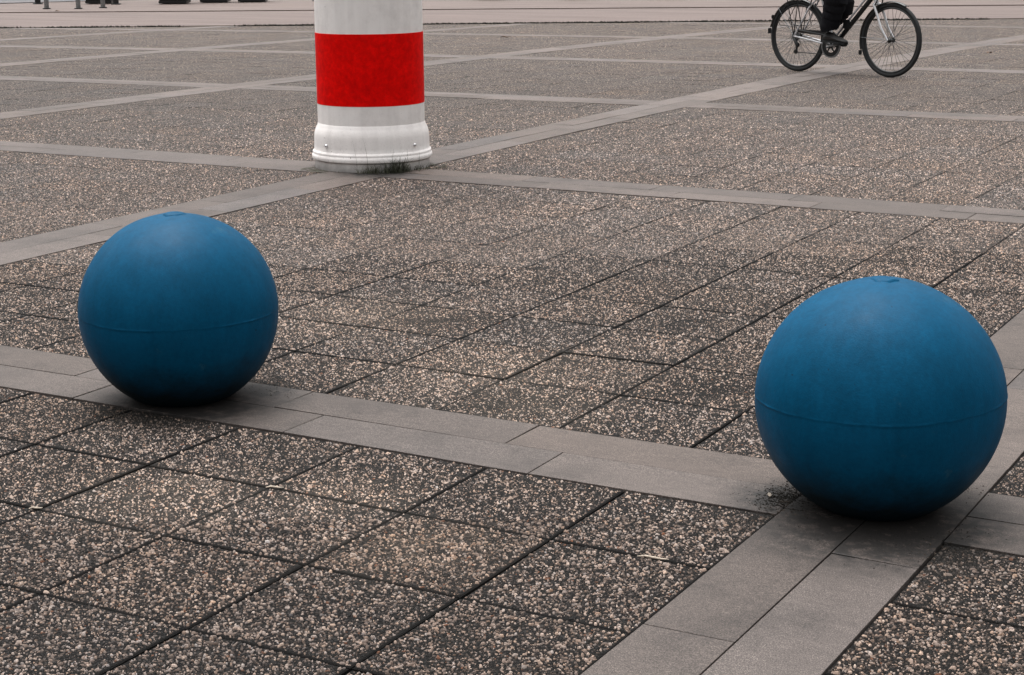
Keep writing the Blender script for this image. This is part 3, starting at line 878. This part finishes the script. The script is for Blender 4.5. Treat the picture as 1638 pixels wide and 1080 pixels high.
for xx in (-.2, -.08, .04): f.tube([Vector((xx, -.065, .74)), Vector((xx, .065, .74))], .004, 8)
f.tube([Vector((-.27, -.03, .74)), Vector((-.27, .03, .74))], .0055, 8)
f.build('luggage_rack', MAT['black'], bike)
f = MB(); f.box((-.285, 0, .725), (.022, .07, .035), .006); f.build('rear_light', MAT['reflector'], bike)
# drivetrain on the right side (-y)
f = MB(); f.disc(BB+Vector((0, -.052, 0)), .104, .003, 48, .066); f.disc(BB+Vector((0, -.052, 0)), .106, .0022, 48, .096)
for k in range(5):
    q = 2*math.pi*k/5+.3; f.tube([BB+Vector((0, -.053, 0)), BB+Vector((.076*math.cos(q), -.053, .076*math.sin(q)))], [.012, .006], 8)
f.build('chainring', MAT['black'], bike)
f = MB(); f.disc(BB+Vector((0, -.047, 0)), .118, .0016, 48, .100); f.disc(BB+Vector((0, -.059, 0)), .116, .003, 48, .106); f.build('chain_ring_guard', MAT['alloy'], bike)
f = MB(); f.disc((0, -.040, WR), .052, .003, 32, .014); f.disc((0, -.045, WR), .044, .003, 32, .014); f.disc((0, -.050, WR), .036, .003, 32, .014); f.disc((0, -.055, WR), .028, .003, 32, .012)
f.build('sprockets', MAT['alloy'], bike)
f = MB(); cy_ = -.050
f.tube([BB+Vector((0, cy_, .090)), Vector((0, cy_, WR+.045))], .0045, 6)
f.tube([BB+Vector((0, cy_, -.090)), Vector((.035, cy_, .195)), Vector((.012, cy_, .20)), Vector((.020, cy_, .25)), Vector((.045, cy_, .275)), Vector((0, cy_, WR-.045))], .0040, 6)
f.build('chain', MAT['tyre'], bike)
f = MB()
f.tube([Vector((.0, -.062, WR-.02)), Vector((.035, -.068, .285)), Vector((.050, -.066, .255))], [.010, .018, .013], 10)
f.tube([Vector((.050, -.060, .265)), Vector((.022, -.060, .195))], [.011, .008], 8)
f.disc((.046, -.056, .268), .022, .010, 20); f.disc((.022, -.056, .198), .022, .010, 20)
f.tube([Vector((.0, -.062, WR)), Vector((-.035, -.066, WR-.03)), Vector((-.01, -.07, WR-.045))], .003, 6)
f.build('derailleur', MAT['black'], bike)
f = MB(); f.ring((-.002, -.068, WR+.0), .045, .0016, n=30, m=5); f.build('spoke_guard', MAT['alloy'], bike)
# chain guard
f = MB(); vs = []; 
f.box((.225, -.066, .405), (.36, .006, .030), .002); f.tube([(.05, -.066, .415), (.41, -.066, .375)], .010, 8)
f.build('chain_guard', MAT['black'], bike)
# cranks and pedals: right forward, left back
CR = rad(10)
for s in (-1, 1):
    dd = Vector((math.cos(CR), 0, math.sin(CR)))*(.170 if s < 0 else -.170)
    c0 = BB+Vector((0, s*.07, 0)); c1 = c0+dd+Vector((0, s*.012, 0))
    f = MB(); f.tube([c0, c0+dd*.5+Vector((0, s*.004, 0)), c1], [.014, .011, .010], 10); o = f.build('crank', MAT['alloy'], bike)
    f = MB(); f.box(c1+Vector((0, s*.055, 0)), (.085, .085, .022), .004); f.tube([c1, c1+Vector((0, s*.10, 0))], .007, 8); f.build('pedal', MAT['black'], o)
f = MB(); f.tube([ST, Vector((.222, 0, .945))], .0135, 12); f.build('seat_post', MAT['chrome'], bike)
f = MB()
prof = [(-.13, .070, .055), (-.10, .088, .062), (-.03, .075, .055), (.03, .045, .045), (.09, .024, .035), (.135, .016, .022)]
f.tube([Vector((.205+x, 0, .965+(.012 if i in (0, 1) else 0))) for i, (x, _, _) in enumerate(prof)], [p[1]*.5 for p in prof], 16, sx_=1.75)
f.build('saddle', MAT['seatm'], bike)
f = MB(); f.tube([HT2, HT2+Vector((-.03, 0, .12)), HT2+Vector((.01, 0, .16))], .012, 10); f.build('stem', MAT['chrome'], bike)
hb = HT2+Vector((.01, 0, .16)); f = MB()
f.tube([hb+Vector((-.16, -.29, -.01)), hb+Vector((-.05, -.25, .0)), hb+Vector((.0, -.12, .0)), hb, hb+Vector((.0, .12, 0)), hb+Vector((-.05, .25, 0)), hb+Vector((-.16, .29, -.01))], .011, 10)
hbo = f.build('handlebar', MAT['chrome'], bike)
for s in (-1, 1):
    f = MB(); f.tube([hb+Vector((-.17, s*.293, -.012)), hb+Vector((-.06, s*.256, 0))], .016, 12); f.build('grip', MAT['tyre'], hbo)
f = MB(); f.tube([HT+Vector((.05, 0, .07)), HT+Vector((.11, 0, .07)), HT+Vector((.13, 0, .07))], [.018, .035, .033], 16); f.build('headlamp', MAT['black'], bike)
# brakes
f = MB()
for s in (-1, 1):
    f.tube([HT+Vector((.03, s*.052, -.06)), HT+Vector((.05, s*.045, -.02)), HT+Vector((.04, s*.02, .01))], .007, 8)
    f.box(HT+Vector((.035, s*.034, -.075)), (.05, .02, .016), .003)
f.build('front_brake', MAT['black'], bike)
f = MB()
for s in (-1, 1):
    f.tube([Vector((.185, s*.055, .66)), Vector((.20, s*.045, .72)), Vector((.205, s*.015, .75))], .0065, 8)
    f.box(Vector((.185, s*.034, .65)), (.016, .02, .05), .003)
f.build('rear_brake', MAT['black'], bike)
# clip-on holder on the down tube
ml = BB+(HT-BB)*.34
f = MB(); f.box(ml+Vector((.0, -.03, .055)), (.075, .022, .085), .006); f.box(ml+Vector((.035, -.03, .03)), (.06, .020, .02), .004); f.tube([ml, ml+Vector((0, -.03, .04))], .009, 8)
f.build('lock_holder', MAT['black'], bike)

# ---------------------------------------------------------------- rider
person = empty('person', RC, BA)
tag(person, 'person in black trousers and black shoes riding the bicycle', 'person')
def skin_obj(name, joints, edges, mat, sub=2, root=0):
    me = bpy.data.meshes.new(name)
    me.from_pydata([j[0] for j in joints], edges, []); me.materials.append(mat)
    o = bpy.data.objects.new(name, me); link(o, person)
    mod = o.modifiers.new('skin', 'SKIN'); mod.use_smooth_shade = True
    if not me.skin_vertices: pass
    sv = me.skin_vertices[0].data if me.skin_vertices else None
    if sv is None:
        bm = bmesh.new(); bm.from_mesh(me); lay = bm.verts.layers.skin.verify(); bm.to_mesh(me); bm.free(); sv = me.skin_vertices[0].data
    for i, j in enumerate(joints):
        r = j[1]; sv[i].radius = r if isinstance(r, tuple) else (r, r); sv[i].use_root = (i == root)
    s = o.modifiers.new('sub', 'SUBSURF'); s.levels = sub; s.render_levels = sub
    return o
HIP = Vector((.235, 0, 1.03))
ARf = BB+Vector((.030, -.115, .165)); KR = Vector((.575, -.12, .745))
ALf = BB+Vector((-.165, .125, .160)); KL = Vector((.46, .12, .66))
J = []; Ed = []
def j(p, r): J.append((tuple(p), r)); return len(J)-1
def e(*ids):
    for a, b in zip(ids[:-1], ids[1:]): Ed.append((a, b))
pel = j(HIP, (.15, .115)); wst = j((.27, 0, 1.20), (.135, .10)); chs = j((.35, 0, 1.40), (.165, .115)); upp = j((.40, 0, 1.51), (.14, .09)); nk = j((.43, 0, 1.60), (.055, .06)); nk2 = j((.445, 0, 1.66), (.055, .055))
hd = j((.465, 0, 1.73), (.072, .085)); hd2 = j((.468, 0, 1.80), (.078, .095)); hd3 = j((.460, 0, 1.855), (.055, .065))
e(pel, wst, chs, upp, nk, nk2, hd, hd2, hd3)
for s in (-1, 1):
    sh = j((.41, s*.19, 1.48), .060); el = j((.60, s*.27, 1.26), .043); wri = j(tuple(hb+Vector((-.17, s*.285, .040))), (.028, .022)); pal = j(tuple(hb+Vector((-.115, s*.285, .030))), (.040, .020))
    e(upp, sh, el, wri, pal)
    hp = j((HIP.x, s*.10, 1.0), .095)
    K = KR if s < 0 else KL; An = ARf if s < 0 else ALf
    kn = j(K, .062); cf = j(K.lerp(An, .35), .056); an = j(An+Vector((0, 0, .02)), .038); e(pel, hp, kn, cf, an)
body = skin_obj('body', J, Ed, MAT['skin'], 2, pel)
# fingers curled round the grips, each its own chain
for s in (-1, 1):
    J = []; Ed = []
    base = hb+Vector((-.115, s*.285, .030))
    root = j(tuple(base+Vector((-.02, 0, .004))), .012)
    for k in range(4):
        yy = (k-1.5)*.020; L_ = (1.0, 1.08, 1.0, .82)[k]
        a1 = j(tuple(base+Vector((.018, yy, .010))), .0098); a2 = j(tuple(base+Vector((.018+.026*L_, yy, -.006))), .0090); a3 = j(tuple(base+Vector((.016+.024*L_, yy, -.034))), .0082); a4 = j(tuple(base+Vector((.002, yy, -.050))), .0074)
        e(root, a1, a2, a3, a4)
    t1 = j(tuple(base+Vector((-.012, -s*.032, -.004))), .011); t2 = j(tuple(base+Vector((.012, -s*.046, -.022))), .0098); t3 = j(tuple(base+Vector((.026, -s*.044, -.044))), .0085); e(root, t1, t2, t3)
    h_ = skin_obj('hand', J, Ed, MAT['skin'], 1, 0)
# head features
hd_ = MB()
c0 = Vector((.475, 0, 1.785))
hd_.tube([c0+Vector((.085, 0, .025)), c0+Vector((.108, 0, -.010)), c0+Vector((.088, 0, -.020))], [.008, .014, .010], 10)
hd_.build('nose', MAT['skin'], person)
for s in (-1, 1):
    hd_ = MB(); hd_.tube([c0+Vector((-.005, s*.078, .02)), c0+Vector((-.010, s*.088, 0)), c0+Vector((-.003, s*.080, -.03))], [.012, .016, .008], 8); hd_.build('ear', MAT['skin'], person)
    ey = MB(); ey.tube([c0+Vector((.080, s*.032, .028)), c0+Vector((.087, s*.032, .028)), c0+Vector((.090, s*.032, .028))], [.011, .009, .004], 10); ey.build('eye', MAT['black'], person)
mo = MB(); mo.tube([c0+Vector((.078, -.024, -.048)), c0+Vector((.090, 0, -.046)), c0+Vector((.078, .024, -.048))], [.003, .006, .003], 8); mo.build('mouth', plain('lips', (.35, .12, .10), .5), person)
hr = MB(); rr = random.Random(2)
vs = []; fs = []; n = 28; m = 14
for i in range(m+1):
    la = math.pi/2-math.pi*.62*i/m
    for k in range(n):
        q = 2*math.pi*k/n
        cut = 1 if math.cos(q) < .35 else .0
        l2 = la if cut else max(la, rad(38))
        w_ = 1+.03*math.sin(9*q)+rr.uniform(-.012, .012)
        vs.append((.462+.108*w_*math.cos(l2)*math.cos(q), .092*w_*math.cos(l2)*math.sin(q), 1.80+.105*math.sin(l2)*w_))
for i in range(m):
    for k in range(n): fs.append((i*n+k, i*n+(k+1) % n, (i+1)*n+(k+1) % n, (i+1)*n+k))
hr.add(vs, fs); hr.build('hair', MAT['hair'], person)
# coat
J = []; Ed = []
a0 = j((.225, 0, 1.00), (.185, .15)); a1 = j((.27, 0, 1.20), (.165, .125)); a2 = j((.35, 0, 1.40), (.195, .14)); a3 = j((.40, 0, 1.51), (.155, .105)); a4 = j((.425, 0, 1.575), (.075, .075)); e(a0, a1, a2, a3, a4)
for s in (-1, 1):
    b1 = j((.41, s*.195, 1.48), .082); b2 = j((.60, s*.275, 1.26), .062); b3 = j(tuple(hb+Vector((-.20, s*.285, .055))), .045); e(a3, b1, b2, b3)
skin_obj('coat', J, Ed, MAT['coat'], 2, 0)
# trousers: loose legs with folds
tr = MB()
def leg(K, An, s, bell):
    hp = Vector((HIP.x+.01, s*.09, 1.0))
    pts = []; rads = []
    for i in range(9): t = i/8; pts.append(hp.lerp(K, t)); rads.append(.120*(1-t)+.116*t)
    for i in range(1, 15):
        t = i/14; p = K.lerp(An+Vector((0, 0, .0)), t)
        pts.append(p+Vector((.006*math.sin(i*1.9), .004*math.sin(i*2.3), 0))); rads.append((.116*(1-t)**1.3+bell*(1-(1-t)**1.3))*(1+.035*math.sin(i*1.7)))
    tr.tube(pts, rads, 20)
leg(KR+Vector((-.015, 0, .0)), ARf+Vector((-.012, 0, .0)), -1, .088)
leg(KL, ALf, 1, .066)
tr.tube([(.15, 0, 1.02), (.22, 0, 1.03), (.28, 0, 1.06), (.28, 0, 1.15)], [.10, .14, .14, .13], 20, sx_=1.15)
tr.build('trousers', MAT['cloth'], person)
def shoe(An, s, pitch):
    vs = []; fs = []; n = 16
    secs = [(-.085, .022, .045, .058), (-.07, .034, .070, .060), (-.03, .038, .088, .048), (.02, .040, .085, .028), (.07, .043, .066, .012), (.12, .048, .050, .006), (.165, .044, .040, .004), (.195, .030, .030, .006), (.207, .012, .020, .008)]
    for (x, hw, ht, zc) in secs:
        for k in range(n):
            q = 2*math.pi*k/n; c_, s_ = math.cos(q), math.sin(q)
            zz_ = ht*(.5+.5*s_) if s_ > 0 else .5*ht*(1+max(s_*1.6, -1))
            vs.append(Vector((x, hw*c_*(1.0 if s_ < .3 else .8), zz_-.0)))
    m = len(secs)
    for i in range(m-1):
        for k in range(n): fs.append((i*n+k, i*n+(k+1) % n, (i+1)*n+(k+1) % n, (i+1)*n+k))
    fs.append(tuple(range(n))); fs.append(tuple((m-1)*n+k for k in range(n)))
    R_ = Matrix.Rotation(pitch, 3, 'Y')
    off = An+Vector((.02, 0, -.115))
    a = MB(); a.add([R_ @ v+off for v in vs], fs); o = a.build('shoe', MAT['shoe'], person)
    a = MB(); sv_ = []
    for i, (x, hw, ht, zc) in enumerate(secs[:-1]):
        for (yy, z0) in ((-1, -.014), (1, -.014), (1, .004), (-1, .004)): sv_.append(R_ @ Vector((x, yy*(hw+.003), z0))+off)
    ff = []
    for i in range(len(secs)-2):
        for k in range(4): ff.append((i*4+k, i*4+(k+1) % 4, (i+1)*4+(k+1) % 4, (i+1)*4+k))
    ff.append((0, 1, 2, 3)); ff.append(tuple((len(secs)-2)*4+k for k in range(4)))
    a.add(sv_, ff); a.build('sole', MAT['tyre'], o)
shoe(ARf+Vector((-.01, 0, .0)), -1, rad(4))
shoe(ALf+Vector((-.01, 0, .0)), 1, rad(14))
